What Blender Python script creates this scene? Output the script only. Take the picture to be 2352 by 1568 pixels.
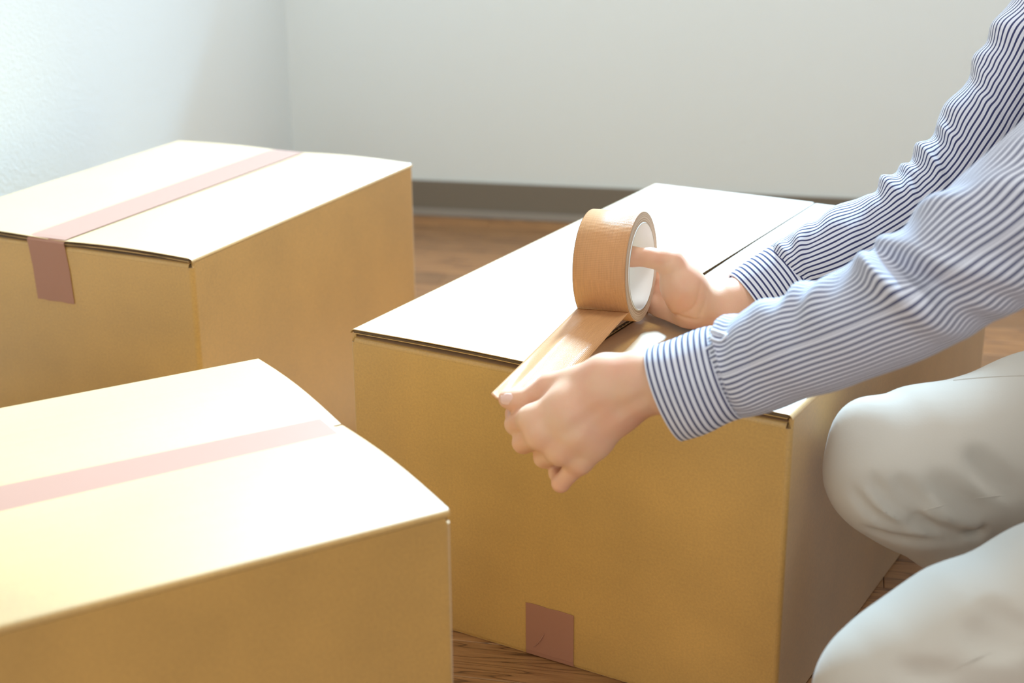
import bpy, bmesh, math, random
import numpy as np
from mathutils import Vector, Matrix

random.seed(7)
rng = np.random.default_rng(7)
scene = bpy.context.scene
for o in list(bpy.data.objects):
    bpy.data.objects.remove(o)

# ------------------------------------------------------------------ camera
FPX, PITCH, ROLL, CAMZ = 3470.6, 0.3400, -0.0079, 0.7518
cp, sp = math.cos(PITCH), math.sin(PITCH)
FWD = np.array([0, cp, -sp])
_r, _u = np.array([1., 0, 0]), np.array([0, sp, cp])
RGT = math.cos(ROLL) * _r + math.sin(ROLL) * _u
UPV = -math.sin(ROLL) * _r + math.cos(ROLL) * _u
EYE = np.array([0, 0, CAMZ])
cam_d = bpy.data.cameras.new('camera')
cam = bpy.data.objects.new('camera', cam_d)
scene.collection.objects.link(cam)
M = Matrix.Identity(4)
for i in range(3):
    M[i][0], M[i][1], M[i][2], M[i][3] = RGT[i], UPV[i], -FWD[i], EYE[i]
cam.matrix_world = M
cam_d.sensor_width = 36
cam_d.lens = FPX / 2352 * 36
cam_d.clip_start = 0.05
cam_d.dof.use_dof = True
cam_d.dof.focus_distance = 1.37
cam_d.dof.aperture_fstop = 5.0
scene.camera = cam

# room frame: s along the back wall, t out of it into the room
WYAW = -0.2116
CORNER = np.array([-0.4289, 2.9381, 0.0])
WE = np.array([math.cos(WYAW), math.sin(WYAW), 0])
WN = np.array([math.sin(WYAW), -math.cos(WYAW), 0])
def room(s, t, z):
    return CORNER + WE * s + WN * t + np.array([0, 0, z])

# ------------------------------------------------------------------ world, sun, window daylight, exposure
world = bpy.data.worlds.new('daylight')
scene.world = world
world.use_nodes = True
bg = world.node_tree.nodes['Background']
bg.inputs[0].default_value = (0.99, 1.0, 0.985, 1)
bg.inputs[1].default_value = 1.2

WIN_S0, WIN_S1, WIN_Z0, WIN_Z1 = 0.02, 1.26, 0.70, 2.25

def look(obj, d):
    obj.rotation_euler = Vector(d).to_track_quat('-Z', 'Y').to_euler()

sun_d = bpy.data.lights.new('sun', 'SUN')
sun_d.energy = 11.5
sun_d.angle = math.radians(8)
sun_d.color = (0.45, 0.74, 1.0)
sun = bpy.data.objects.new('sun', sun_d)
scene.collection.objects.link(sun)
az, el = math.radians(4.5), math.radians(40)
look(sun, (WN * math.cos(az) - WE * math.sin(az)) * math.cos(el) - np.array([0, 0, math.sin(el)]))

wl_d = bpy.data.lights.new('window_daylight', 'AREA')
wl_d.shape = 'RECTANGLE'
wl_d.size, wl_d.size_y = WIN_S1 - WIN_S0, WIN_Z1 - WIN_Z0
wl_d.energy = 6
wl_d.color = (0.66, 0.86, 1.0)
wl = bpy.data.objects.new('window_daylight', wl_d)
scene.collection.objects.link(wl)
wl.location = room((WIN_S0 + WIN_S1) / 2, -0.12, (WIN_Z0 + WIN_Z1) / 2)
look(wl, WN)

# added fill light under the ceiling, brightens the back of the room
cl_d = bpy.data.lights.new('ceiling_fill', 'AREA')
cl_d.shape = 'DISK'
cl_d.size = 0.6
cl_d.energy = 16
cl_d.color = (0.95, 1.0, 1.0)
cl = bpy.data.objects.new('ceiling_fill', cl_d)
scene.collection.objects.link(cl)
cl.location = room(1.35, 1.25, 2.36)
look(cl, (0, 0, -1))

vs = scene.view_settings
vs.view_transform = 'Standard'
vs.look = 'None'
vs.gamma = 1
vs.use_curve_mapping = False
vs.exposure = 0.30

# ------------------------------------------------------------------ helpers
COL = scene.collection
def at(px, py, d):
    """point seen at (px, py) of the 2352x1568 frame at distance d along the view axis"""
    return EYE + d * (FWD + RGT * (px - 1176) / FPX + UPV * (784 - py) / FPX)

def new_obj(name, me, mat=None, parent=None, smooth=False):
    o = bpy.data.objects.new(name, me)
    COL.objects.link(o)
    if mat:
        me.materials.append(mat)
    if parent:
        o.parent = parent
        o.matrix_parent_inverse = Matrix.Identity(4)
    if smooth:
        me.polygons.foreach_set('use_smooth', [True] * len(me.polygons))
    return o

def mesh(name, verts, faces):
    me = bpy.data.meshes.new(name)
    me.from_pydata([tuple(map(float, v)) for v in verts], [], [tuple(map(int, f)) for f in faces])
    me.update()
    return me

def empty(name, loc=(0, 0, 0), rz=0, parent=None):
    o = bpy.data.objects.new(name, None)
    o.location = loc
    o.rotation_euler = (0, 0, rz)
    o.empty_display_size = 0.05
    COL.objects.link(o)
    if parent:
        o.parent = parent
    return o

def tag(o, label=None, cat=None, group=None, kind=None):
    if label: o['label'] = label
    if cat: o['category'] = cat
    if group: o['group'] = group
    if kind: o['kind'] = kind
    return o

def bevel(me, w, seg=2):
    bm = bmesh.new(); bm.from_mesh(me)
    bmesh.ops.recalc_face_normals(bm, faces=bm.faces)
    bmesh.ops.bevel(bm, geom=list(bm.edges), offset=w, segments=seg, affect='EDGES', profile=0.5)
    bm.to_mesh(me); bm.free()

def recalc(me):
    bm = bmesh.new(); bm.from_mesh(me)
    bmesh.ops.recalc_face_normals(bm, faces=bm.faces)
    bm.to_mesh(me); bm.free()

def hexa(name, f, lo, hi):
    """box between lo and hi in coordinates mapped by f"""
    v = [f(*(hi[k] if (i >> k) & 1 else lo[k] for k in range(3))) for i in range(8)]
    fa = [(0, 1, 3, 2), (4, 6, 7, 5), (0, 4, 5, 1), (2, 3, 7, 6), (0, 2, 6, 4), (1, 5, 7, 3)]
    me = mesh(name, v, fa); recalc(me)
    return me

def idm(x, y, z): return (x, y, z)

def grid_slab(name, P, nu, nv, th):
    """slab: P(u,v)->point of top surface, thickened by th along -normal given by P2"""
    top, bot = [], []
    for j in range(nv + 1):
        for i in range(nu + 1):
            a, b = P(i / nu, j / nv)
            top.append(a); bot.append(b)
    n = len(top); W_ = nu + 1
    F = []
    for j in range(nv):
        for i in range(nu):
            a = j * W_ + i
            F.append((a, a + 1, a + W_ + 1, a + W_))
            F.append((n + a, n + a + W_, n + a + W_ + 1, n + a + 1))
    for i in range(nu):
        F.append((i, n + i, n + i + 1, i + 1))
        a = nv * W_ + i
        F.append((a, a + 1, n + a + 1, n + a))
    for j in range(nv):
        a = j * W_
        F.append((a, a + W_, n + a + W_, n + a))
        a = j * W_ + nu
        F.append((a, n + a, n + a + W_, a + W_))
    me = mesh(name, top + bot, F)
    recalc(me)
    return me

# ------------------------------------------------------------------ materials
def mat(name, col=(.8, .8, .8), rough=.6, spec=.5):
    m = bpy.data.materials.new(name)
    m.use_nodes = True
    b = m.node_tree.nodes['Principled BSDF']
    b.inputs['Base Color'].default_value = (*col, 1)
    b.inputs['Roughness'].default_value = rough
    b.inputs['Specular IOR Level'].default_value = spec
    return m, m.node_tree, b

def N(nt, t, **kw):
    n = nt.nodes.new(t)
    for k, v in kw.items():
        if k in n.inputs: n.inputs[k].default_value = v
        else: setattr(n, k, v)
    return n

def ramp(nt, stops, interp='LINEAR'):
    n = nt.nodes.new('ShaderNodeValToRGB')
    cr = n.color_ramp; cr.interpolation = interp
    while len(cr.elements) < len(stops): cr.elements.new(0.5)
    for e_, (p_, c_) in zip(cr.elements, stops):
        e_.position = p_; e_.color = (*c_, 1) if len(c_) == 3 else c_
    return n

def objcoord(nt, scale=(1, 1, 1)):
    tc = nt.nodes.new('ShaderNodeTexCoord')
    mp = nt.nodes.new('ShaderNodeMapping')
    mp.inputs['Scale'].default_value = scale
    nt.links.new(tc.outputs['Object'], mp.inputs['Vector'])
    return mp.outputs['Vector']

def bump(nt, b, h, strength=.2, dist=.001):
    n = N(nt, 'ShaderNodeBump')
    n.inputs['Strength'].default_value = strength
    n.inputs['Distance'].default_value = dist
    nt.links.new(h, n.inputs['Height']); nt.links.new(n.outputs['Normal'], b.inputs['Normal'])

def mat_kraft(name='kraft_cardboard', base=(.55, .305, .070), rough=.45, spec=.8):
    m, nt, b = mat(name, base, rough, spec)
    b.inputs['Sheen Weight'].default_value = .30
    b.inputs['Sheen Roughness'].default_value = .5
    b.inputs['Coat Weight'].default_value = .4
    b.inputs['Coat Roughness'].default_value = .48
    v = objcoord(nt)
    n1 = N(nt, 'ShaderNodeTexNoise', Scale=9., Detail=4.)
    n2 = N(nt, 'ShaderNodeTexNoise', Scale=420., Detail=3., Roughness=.7)
    n3 = N(nt, 'ShaderNodeTexNoise', Scale=900., Detail=1.)
    for n in (n1, n2, n3): nt.links.new(v, n.inputs['Vector'])
    lo = tuple(c * .90 for c in base); hi = tuple(min(1, c * 1.10) for c in base)
    r1 = ramp(nt, [(.3, lo), (.7, hi)])
    nt.links.new(n1.outputs['Fac'], r1.inputs['Fac'])
    r2 = ramp(nt, [(.3, (.86, .85, .84)), (.7, (1.1, 1.1, 1.1))])
    nt.links.new(n2.outputs['Fac'], r2.inputs['Fac'])
    mx = N(nt, 'ShaderNodeMix', data_type='RGBA', blend_type='MULTIPLY')
    mx.inputs['Factor'].default_value = .75
    nt.links.new(r1.outputs['Color'], mx.inputs['A']); nt.links.new(r2.outputs['Color'], mx.inputs['B'])
    r3 = ramp(nt, [(.0, (.45, .4, .35)), (.26, (1, 1, 1))])
    nt.links.new(n3.outputs['Fac'], r3.inputs['Fac'])
    mx2 = N(nt, 'ShaderNodeMix', data_type='RGBA', blend_type='MULTIPLY')
    mx2.inputs['Factor'].default_value = .6
    nt.links.new(mx.outputs['Result'], mx2.inputs['A']); nt.links.new(r3.outputs['Color'], mx2.inputs['B'])
    nt.links.new(mx2.outputs['Result'], b.inputs['Base Color'])
    bump(nt, b, n2.outputs['Fac'], .12, .0006)
    return m

MAT = {}
MAT['kraft'] = mat_kraft()
MAT['kraft_edge'], _, _ = mat('kraft_cut_edge', (.17, .105, .055), .85, .15)

def mat_wall():
    m, nt, b = mat('wallpaper', (.84, .895, .92), .7, .35)
    v = objcoord(nt)
    n = N(nt, 'ShaderNodeTexNoise', Scale=260., Detail=3.)
    nt.links.new(v, n.inputs['Vector'])
    bump(nt, b, n.outputs['Fac'], .5, .0015)
    return m
MAT['wall'] = mat_wall()
MAT['ceiling'], _, _ = mat('ceiling_paint', (.85, .85, .83), .8, .2)
MAT['base'], _, _ = mat('baseboard_vinyl', (.215, .185, .15), .5, .4)
MAT['base_lip'], _, _ = mat('baseboard_lip', (.36, .33, .30), .3, .5)
MAT['subfloor'], _, _ = mat('subfloor', (.05, .028, .015), .8, .1)
MAT['alu'], _, _ = mat('window_aluminium', (.72, .72, .70), .35, .5)

def mat_wood():
    m, nt, b = mat('oak_floor', (.3, .15, .06), .42, .8)
    tc = nt.nodes.new('ShaderNodeTexCoord')
    oi = nt.nodes.new('ShaderNodeObjectInfo')
    mp = nt.nodes.new('ShaderNodeMapping')
    mp.inputs['Scale'].default_value = (2.2, 26, 26)
    ad = N(nt, 'ShaderNodeVectorMath', operation='ADD')
    ml = N(nt, 'ShaderNodeVectorMath', operation='SCALE')
    cb = nt.nodes.new('ShaderNodeCombineXYZ')
    for i in range(3): nt.links.new(oi.outputs['Random'], cb.inputs[i])
    nt.links.new(cb.outputs[0], ml.inputs[0]); ml.inputs['Scale'].default_value = 37.
    nt.links.new(tc.outputs['Object'], mp.inputs['Vector'])
    nt.links.new(mp.outputs[0], ad.inputs[0]); nt.links.new(ml.outputs[0], ad.inputs[1])
    w = N(nt, 'ShaderNodeTexNoise', Scale=1.3, Detail=2., Distortion=.4)
    nt.links.new(ad.outputs[0], w.inputs['Vector'])
    mm = N(nt, 'ShaderNodeMath', operation='MULTIPLY'); mm.inputs[1].default_value = 9.
    fr = N(nt, 'ShaderNodeMath', operation='FRACT')
    nt.links.new(w.outputs['Fac'], mm.inputs[0]); nt.links.new(mm.outputs[0], fr.inputs[0])
    rp = ramp(nt, [(0., (.12, .048, .014)), (.10, (.33, .150, .050)), (.5, (.43, .212, .078)), (.93, (.36, .168, .060)), (1., (.12, .048, .014))])
    nt.links.new(fr.outputs[0], rp.inputs['Fac'])
    f = N(nt, 'ShaderNodeTexNoise', Scale=8., Detail=4.)
    mp2 = nt.nodes.new('ShaderNodeMapping'); mp2.inputs['Scale'].default_value = (4, 160, 60)
    nt.links.new(tc.outputs['Object'], mp2.inputs['Vector']); nt.links.new(mp2.outputs[0], f.inputs['Vector'])
    r2 = ramp(nt, [(.35, (.75, .72, .7)), (.65, (1.15, 1.15, 1.15))])
    nt.links.new(f.outputs['Fac'], r2.inputs['Fac'])
    mx = N(nt, 'ShaderNodeMix', data_type='RGBA', blend_type='MULTIPLY'); mx.inputs['Factor'].default_value = .8
    nt.links.new(rp.outputs[0], mx.inputs['A']); nt.links.new(r2.outputs[0], mx.inputs['B'])
    hs = nt.nodes.new('ShaderNodeHueSaturation')
    vr = N(nt, 'ShaderNodeMapRange'); vr.inputs['To Min'].default_value = .8; vr.inputs['To Max'].default_value = 1.2
    nt.links.new(oi.outputs['Random'], vr.inputs['Value']); nt.links.new(vr.outputs[0], hs.inputs['Value'])
    nt.links.new(mx.outputs['Result'], hs.inputs['Color']); nt.links.new(hs.outputs[0], b.inputs['Base Color'])
    bump(nt, b, f.outputs['Fac'], .08, .0005)
    return m
MAT['wood'] = mat_wood()

def mat_weave(name, base, rough, spec):
    """cloth packing tape: fine woven relief from the UVs (metres)"""
    m, nt, b = mat(name, base, rough, spec)
    tc = nt.nodes.new('ShaderNodeTexCoord')
    sx = nt.nodes.new('ShaderNodeSeparateXYZ')
    nt.links.new(tc.outputs['UV'], sx.inputs[0])
    hs = []
    for k, per in ((0, .0011), (1, .0016)):
        q = N(nt, 'ShaderNodeMath', operation='MULTIPLY'); q.inputs[1].default_value = 2 * math.pi / per
        s_ = N(nt, 'ShaderNodeMath', operation='SINE')
        nt.links.new(sx.outputs[k], q.inputs[0]); nt.links.new(q.outputs[0], s_.inputs[0])
        hs.append(s_.outputs[0])
    a = N(nt, 'ShaderNodeMath', operation='ADD')
    nt.links.new(hs[0], a.inputs[0]); nt.links.new(hs[1], a.inputs[1])
    bump(nt, b, a.outputs[0], .30, .0003)
    n = N(nt, 'ShaderNodeTexNoise', Scale=1.)
    mp = nt.nodes.new('ShaderNodeMapping'); mp.inputs['Scale'].default_value = (900, 30, 1)
    nt.links.new(tc.outputs['UV'], mp.inputs['Vector']); nt.links.new(mp.outputs[0], n.inputs['Vector'])
    rp = ramp(nt, [(.3, tuple(c * .93 for c in base)), (.7, tuple(min(1, c * 1.08) for c in base))])
    nt.links.new(n.outputs['Fac'], rp.inputs['Fac']); nt.links.new(rp.outputs[0], b.inputs['Base Color'])
    return m
MAT['tape'] = mat_weave('cloth_tape', (.56, .275, .115), .30, .24)
MAT['packtape'], _, _pt = mat('packing_tape', (.40, .182, .112), .40, .5)
_pt.inputs['Sheen Weight'].default_value = .15
_pt.inputs['Sheen Roughness'].default_value = .4
MAT['core'], _, _ = mat('tape_core_paper', (.86, .86, .84), .6, .3)

def mat_annulus():
    m, nt, b = mat('tape_edge', (.55, .40, .29), .6, .3)
    tc = nt.nodes.new('ShaderNodeTexCoord')
    sx = nt.nodes.new('ShaderNodeSeparateXYZ'); nt.links.new(tc.outputs['UV'], sx.inputs[0])
    n = N(nt, 'ShaderNodeTexNoise', noise_dimensions='1D', Scale=14., Detail=3.)
    nt.links.new(sx.outputs[0], n.inputs['W'])
    rp = ramp(nt, [(.38, (.36, .23, .14)), (.5, (.56, .41, .30)), (.60, (.74, .60, .47))])
    nt.links.new(n.outputs['Fac'], rp.inputs['Fac']); nt.links.new(rp.outputs[0], b.inputs['Base Color'])
    return m
MAT['annulus'] = mat_annulus()

def mat_skin():
    m, nt, b = mat('skin', (.66, .37, .26), .46, .4)
    v = objcoord(nt)
    n = N(nt, 'ShaderNodeTexNoise', Scale=38., Detail=3.)
    nt.links.new(v, n.inputs['Vector'])
    rp = ramp(nt, [(.3, (.72, .38, .255)), (.55, (.73, .43, .285)), (.75, (.74, .465, .31))])
    nt.links.new(n.outputs['Fac'], rp.inputs['Fac']); nt.links.new(rp.outputs[0], b.inputs['Base Color'])
    b.inputs['Subsurface Weight'].default_value = .25
    b.inputs['Subsurface Radius'].default_value = (.010, .004, .002)
    b.inputs['Subsurface Scale'].default_value = 1.0
    f = N(nt, 'ShaderNodeTexNoise', Scale=650., Detail=2.)
    nt.links.new(v, f.inputs['Vector'])
    bump(nt, b, f.outputs['Fac'], .12, .0006)
    return m
MAT['skin'] = mat_skin()
MAT['nail'], _, _ = mat('fingernail', (.78, .50, .42), .22, .6)

def mat_stripe(name, axis, per, thin=.32):
    m, nt, b = mat(name, (.8, .8, .85), .75, .25)
    tc = nt.nodes.new('ShaderNodeTexCoord')
    sx = nt.nodes.new('ShaderNodeSeparateXYZ')
    nt.links.new(tc.outputs['UV'], sx.inputs[0])
    q = N(nt, 'ShaderNodeMath', operation='DIVIDE'); q.inputs[1].default_value = per
    fr = N(nt, 'ShaderNodeMath', operation='FRACT')
    nt.links.new(sx.outputs[axis], q.inputs[0]); nt.links.new(q.outputs[0], fr.inputs[0])
    h = thin / 2
    navy, white = (.042, .048, .150), (.87, .87, .95)
    rp = ramp(nt, [(0., white), (.5 - h - .06, white), (.5 - h + .02, navy), (.5 + h - .02, navy), (.5 + h + .06, white)])
    nt.links.new(fr.outputs[0], rp.inputs['Fac'])
    nt.links.new(rp.outputs[0], b.inputs['Base Color'])
    b.inputs['Sheen Weight'].default_value = .15
    # thin cotton lets some light through
    tr = nt.nodes.new('ShaderNodeBsdfTranslucent')
    nt.links.new(rp.outputs[0], tr.inputs['Color'])
    mx = nt.nodes.new('ShaderNodeMixShader'); mx.inputs[0].default_value = .28
    out = nt.nodes['Material Output']
    nt.links.new(b.outputs[0], mx.inputs[1]); nt.links.new(tr.outputs[0], mx.inputs[2])
    nt.links.new(mx.outputs[0], out.inputs['Surface'])
    return m
PER = .0046
MAT['stripe_u'] = mat_stripe('striped_cotton', 0, PER)
MAT['stripe_v'] = mat_stripe('striped_cotton_cuff', 1, PER)
MAT['cotton'], _, _ = mat('white_cotton', (.82, .82, .88), .8, .2)

def mat_trouser():
    m, nt, b = mat('beige_twill', (.54, .485, .415), .75, .25)
    v = objcoord(nt)
    n = N(nt, 'ShaderNodeTexNoise', Scale=900., Detail=2.)
    nt.links.new(v, n.inputs['Vector'])
    bump(nt, b, n.outputs['Fac'], .15, .0005)
    b.inputs['Sheen Weight'].default_value = .2
    return m
MAT['trouser'] = mat_trouser()
MAT['hair'], _, _ = mat('dark_hair', (.03, .02, .015), .4, .5)
MAT['sock'], _, _ = mat('white_sock', (.75, .74, .72), .85, .2)

# ------------------------------------------------------------------ the room
def room_part(name, lo, hi, m, parent=None):
    o = new_obj(name, hexa(name, room, lo, hi), m, parent)
    if not parent: o['kind'] = 'structure'
    return o

S1, T1, CZ = 3.2, 4.6, 2.40          # room size along s and t, ceiling height
floor = room_part('floor', (-.15, -.15, -.10), (S1, T1, -.0125), MAT['subfloor'])
tag(floor, 'brown oak strip floor under the boxes')
# back wall with the window opening: one mesh of four slabs
def ring_wall(name, m, slabs):
    vs_, fs_ = [], []
    for lo, hi in slabs:
        me = hexa('t', room, lo, hi)
        k = len(vs_)
        vs_ += [tuple(v.co) for v in me.vertices]; fs_ += [tuple(i + k for i in p.vertices) for p in me.polygons]
        bpy.data.meshes.remove(me)
    o = new_obj(name, mesh(name, vs_, fs_), m); o['kind'] = 'structure'
    return o
tag(ring_wall('wall_back', MAT['wall'], (((-.15, -.15, 0), (WIN_S0, 0, CZ)), ((WIN_S1, -.15, 0), (S1, 0, CZ)),
    ((WIN_S0, -.15, 0), (WIN_S1, 0, WIN_Z0)), ((WIN_S0, -.15, WIN_Z1), (WIN_S1, 0, CZ)))), 'plain off-white wall behind the boxes')
tag(room_part('wall_left', (-.15, 0, 0), (0, 3.3, CZ), MAT['wall']), 'off-white textured wall left of the boxes, lit by daylight')
tag(room_part('wall_right', (S1, -.15, 0), (S1 + .12, T1, CZ), MAT['wall']), 'off-white wall on the right, outside the picture')
tag(room_part('ceiling', (-.15, -.15, CZ), (S1, T1, CZ + .1), MAT['ceiling']), 'white ceiling')
bb = room_part('baseboard_back', (.0, 0, .014), (S1, .008, .0676), MAT['base'])
tag(bb, 'grey-brown baseboard along the back wall')
new_obj('lip', hexa('lip', room, (.0, 0, 0), (S1, .013, .0135)), MAT['base_lip'], bb)
bl = room_part('baseboard_left', (0, .014, .014), (.008, 3.3, .0676), MAT['base'])
tag(bl, 'grey-brown baseboard along the left wall')
new_obj('lip', hexa('lip', room, (0, .014, 0), (.013, 3.3, .0135)), MAT['base_lip'], bl)
# window frame set in the opening, above the picture
wf = room_part('window_1', (WIN_S0, -.10, WIN_Z0), (WIN_S1, -.06, WIN_Z0 + .04), MAT['alu'])
tag(wf, 'aluminium window in the back wall')
for lo, hi in (((WIN_S0, -.10, WIN_Z1 - .04), (WIN_S1, -.06, WIN_Z1)), ((WIN_S0, -.10, WIN_Z0 + .04), (WIN_S0 + .04, -.06, WIN_Z1 - .04)),
               ((WIN_S1 - .04, -.10, WIN_Z0 + .04), (WIN_S1, -.06, WIN_Z1 - .04))):
    new_obj('window_frame', hexa('window_frame', room, lo, hi), MAT['alu'], wf)

# oak strips, each a child of the floor; local x along the strip
PW = .0615
T_ANCHOR = float((np.array([-0.0548, 1.2691, 0]) - CORNER) @ WN)   # a joint seen in the foreground
plank_meshes = {}
def plank_mesh(L):
    k = round(L, 3)
    if k not in plank_meshes:
        me = hexa('plank', idm, (0, .0004, -.012), (L - .0006, PW - .0004, 0))
        bevel(me, .0006, 1)
        me.materials.append(MAT['wood'])
        plank_meshes[k] = me
    return plank_meshes[k]
j0 = -int(T_ANCHOR / PW)
for j in range(j0, j0 + 45):
    t = T_ANCHOR + j * PW
    if t < .01: continue
    s = -random.choice([.1, .3, .5, .7])
    while s < S1 - .1:
        L = .909
        s0, s1 = max(s, .013), min(s + L, S1)
        if s1 - s0 > .05:
            o = bpy.data.objects.new('plank', plank_mesh(s1 - s0))
            COL.objects.link(o)
            o.parent = floor
            # local +y points to -t so that the frame stays right-handed
            o.location = room(s0, t + PW, 0)
            o.rotation_euler = (0, 0, WYAW)
        s += L

# ------------------------------------------------------------------ cardboard boxes
TH = .0042
def flap_mesh(w, Lt, hinge_r, z_of, s_lo=0.0, wav=.0075, zig=True):
    """top flap folded over from the side s=0 towards +s, spanning t in 0..Lt.
    z_of(s,t): height of the upper face. Three layers: liner, wavy medium, liner."""
    V, F = [], []
    def sheet(f, ns, nt_, th, s_vals=None):
        base = len(V)
        S = s_vals if s_vals is not None else np.linspace(0, 1, ns + 1)
        T = np.linspace(0, Lt, nt_ + 1)
        for k in (0, 1):
            for t in T:
                for s_ in S:
                    V.append(f(s_, t, -k * th))
        ns_ = len(S); n = ns_ * (nt_ + 1)
        for j in range(nt_):
            for i in range(ns_ - 1):
                a = base + j * ns_ + i
                F.append((a, a + 1, a + ns_ + 1, a + ns_)); F.append((a + n, a + n + ns_, a + n + ns_ + 1, a + n + 1))
        for i in range(ns_ - 1):
            a = base + i; F.append((a, a + n, a + n + 1, a + 1))
            a = base + nt_ * ns_ + i; F.append((a, a + 1, a + n + 1, a + n))
        for j in range(nt_):
            a = base + j * ns_; F.append((a, a + ns_, a + n + ns_, a + n))
            a = base + j * ns_ + ns_ - 1; F.append((a, a + n, a + n + ns_, a + ns_))
    r = hinge_r
    arc = list(np.linspace(0, 1, 6)[:-1] - 1)          # -1..0: quarter arc
    flat = list(np.linspace(0, 1, 9))
    def outer(q, t, off, dz=0):
        # q in -1..0 is the fold, 0..1 the flat part; off is an inward offset
        if q < 0:
            a = (q + 1) * math.pi / 2
            rr = r + off
            z0 = z_of(r, t)
            return (r - rr * math.cos(a), t, z0 - r + rr * math.sin(a))
        s_ = r + q * (w - r)
        return (s_, t, z_of(s_, t) + off)
    nt_ = 24
    sv = arc + flat
    def outer2(q, t, off):
        if q < -1:
            z0 = z_of(r, t)
            return (0 - off, t, z0 - r - (-1 - q) * .02)
        return outer(q, t, off)
    sheet(outer2, 0, nt_, .0007, sv)
    def inner(q, t, off):
        return outer(q, t, off - TH + .0007)
    sheet(inner, 0, nt_, .0007, flat)
    flap_mesh.core = len(F)
    if zig:
        nz = int(Lt / wav) * 6
        am = (TH - .0014) / 2
        def medium(q, t, off):
            return outer(q, t, off - TH / 2 + am * .92 * math.sin(2 * math.pi * t / wav))
        sheet(medium, 0, nz, .0004, [0., 1.])
    return V, F

def fluted(me):
    me.materials.append(MAT['kraft']); me.materials.append(MAT['kraft_edge'])
    for p in me.polygons:
        if p.index >= flap_mesh.core: p.material_index = 1
    recalc(me)

def xf(o, ex, ey, V):
    o, ex, ey = map(np.array, (o, ex, ey))
    return [tuple(o + ex * v[0] + ey * v[1] + np.array([0, 0, v[2]])) for v in V]

def walls_mesh(w, L, h, r=.005, th=TH, drop=.0012):
    """four panels bent round the corners, one outer and one inner loop"""
    def loop(inset):
        pts = []
        rr = max(r - inset, .0008)
        for cx, cy, a0 in ((w - r, L - r, 0), (r, L - r, 90), (r, r, 180), (w - r, r, 270)):
            for k in range(6):
                a = math.radians(a0 + 90 * k / 5)
                pts.append((cx + rr * math.cos(a), cy + rr * math.sin(a)))
        return pts
    lo, li = loop(0), loop(th)
    n = len(lo)
    zt = lambda x, y: h - .0047 if r * .9 < y < L - r * .9 else h - .0088 - drop
    V = [(x, y, .004) for x, y in lo] + [(x, y, zt(x, y)) for x, y in lo] + [(x, y, zt(x, y)) for x, y in li] + [(x, y, .004) for x, y in li]
    F = []
    for i in range(n):
        j = (i + 1) % n
        for k in range(4):
            a, b_ = k * n, ((k + 1) % 4) * n
            F.append((a + i, a + j, b_ + j, b_ + i))
    return V, F

def strip_on(name, pts_fn, nu, nv, th, m, parent):
    me = grid_slab(name, pts_fn, nu, nv, th)
    return new_obj(name, me, m, parent, True)

def make_box(loc, yaw, w, L, h, zl, zr, label, drop=.0012):
    """w: width across the seam (local x), L: along the seam (local y).
    zl, zr: extra height of the left and right top flaps as functions of (distance from hinge 0..1, t 0..1)"""
    root = empty('cardboard_box', loc, yaw)
    tag(root, label, 'box', 'cardboard moving boxes')
    K = MAT['kraft']
    zt = h                                    # upper face of the major flaps
    V, F = walls_mesh(w, L, h, drop=drop)
    me = mesh('walls', V, F); recalc(me)
    new_obj('walls', me, K, root)
    half = w / 2 - .0012
    # minor flaps (folded first, below)
    for k in (0, 1):
        fw = w * .46
        V, F = flap_mesh(fw, w - .010, .0045, lambda s, t: zt - TH - drop)
        V = xf((w - .005, 0, 0), (0, 1, 0), (-1, 0, 0), V) if k == 0 else xf((.005, L, 0), (0, -1, 0), (1, 0, 0), V)
        me = mesh('inner_flap', V, F); fluted(me)
        new_obj('inner_flap', me, None, root)
    # major flaps
    for k, fz in ((0, zl), (1, zr)):
        V, F = flap_mesh(half, L - .002, .0045, lambda s, t: zt + fz(s / half, t / L))
        V = xf((0, .001, 0), (1, 0, 0), (0, 1, 0), V) if k == 0 else xf((w, .001, 0), (-1, 0, 0), (0, 1, 0), V)
        me = mesh('top_flap', V, F); fluted(me)
        new_obj('top_flap', me, None, root)
    # bottom flaps
    for k in (0, 1):
        x0, x1 = (.001, half) if k == 0 else (w - half, w - .001)
        me = hexa('bottom_flap', idm, (x0, .0015, 0), (x1, L - .0015, .004)); bevel(me, .0008, 1)
        new_obj('bottom_flap', me, MAT['kraft'], root)
    return root

def tape_run(root, name, path, width, m, across, lift=.0005, th=.0003, wob=0.0):
    """tape along a polyline path [(point, outward normal)], width along 'across'"""
    path = [(np.array(p, float), np.array(n, float)) for p, n in path]
    ac = np.array(across, float)
    V, F = [], []
    n = len(path)
    segs = 6
    for k in (1, 0):
        for i, (p, nn) in enumerate(path):
            nn = nn / np.linalg.norm(nn)
            for j in range(segs + 1):
                q = j / segs - .5
                jag = 0
                if wob and i in (0, n - 1):
                    jag = wob * math.sin(j * 2.1 + i)
                d = path[min(i + 1, n - 1)][0] - path[max(i - 1, 0)][0]
                d = d / np.linalg.norm(d)
                V.append(p + ac * width * q + nn * (lift + th * k) + d * jag)
    W_ = segs + 1; tot = n * W_
    for i in range(n - 1):
        for j in range(segs):
            a = i * W_ + j
            F.append((a, a + 1, a + W_ + 1, a + W_)); F.append((tot + a, tot + a + W_, tot + a + W_ + 1, tot + a + 1))
        for a in (i * W_, i * W_ + segs):
            F.append((a, a + W_, tot + a + W_, tot + a))
    for j in range(segs):
        F.append((j, j + 1, tot + j + 1, tot + j)); a = (n - 1) * W_ + j; F.append((a, tot + a, tot + a + 1, a + 1))
    me = mesh(name, V, F); recalc(me)
    return new_obj(name, me, m, root)

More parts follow.
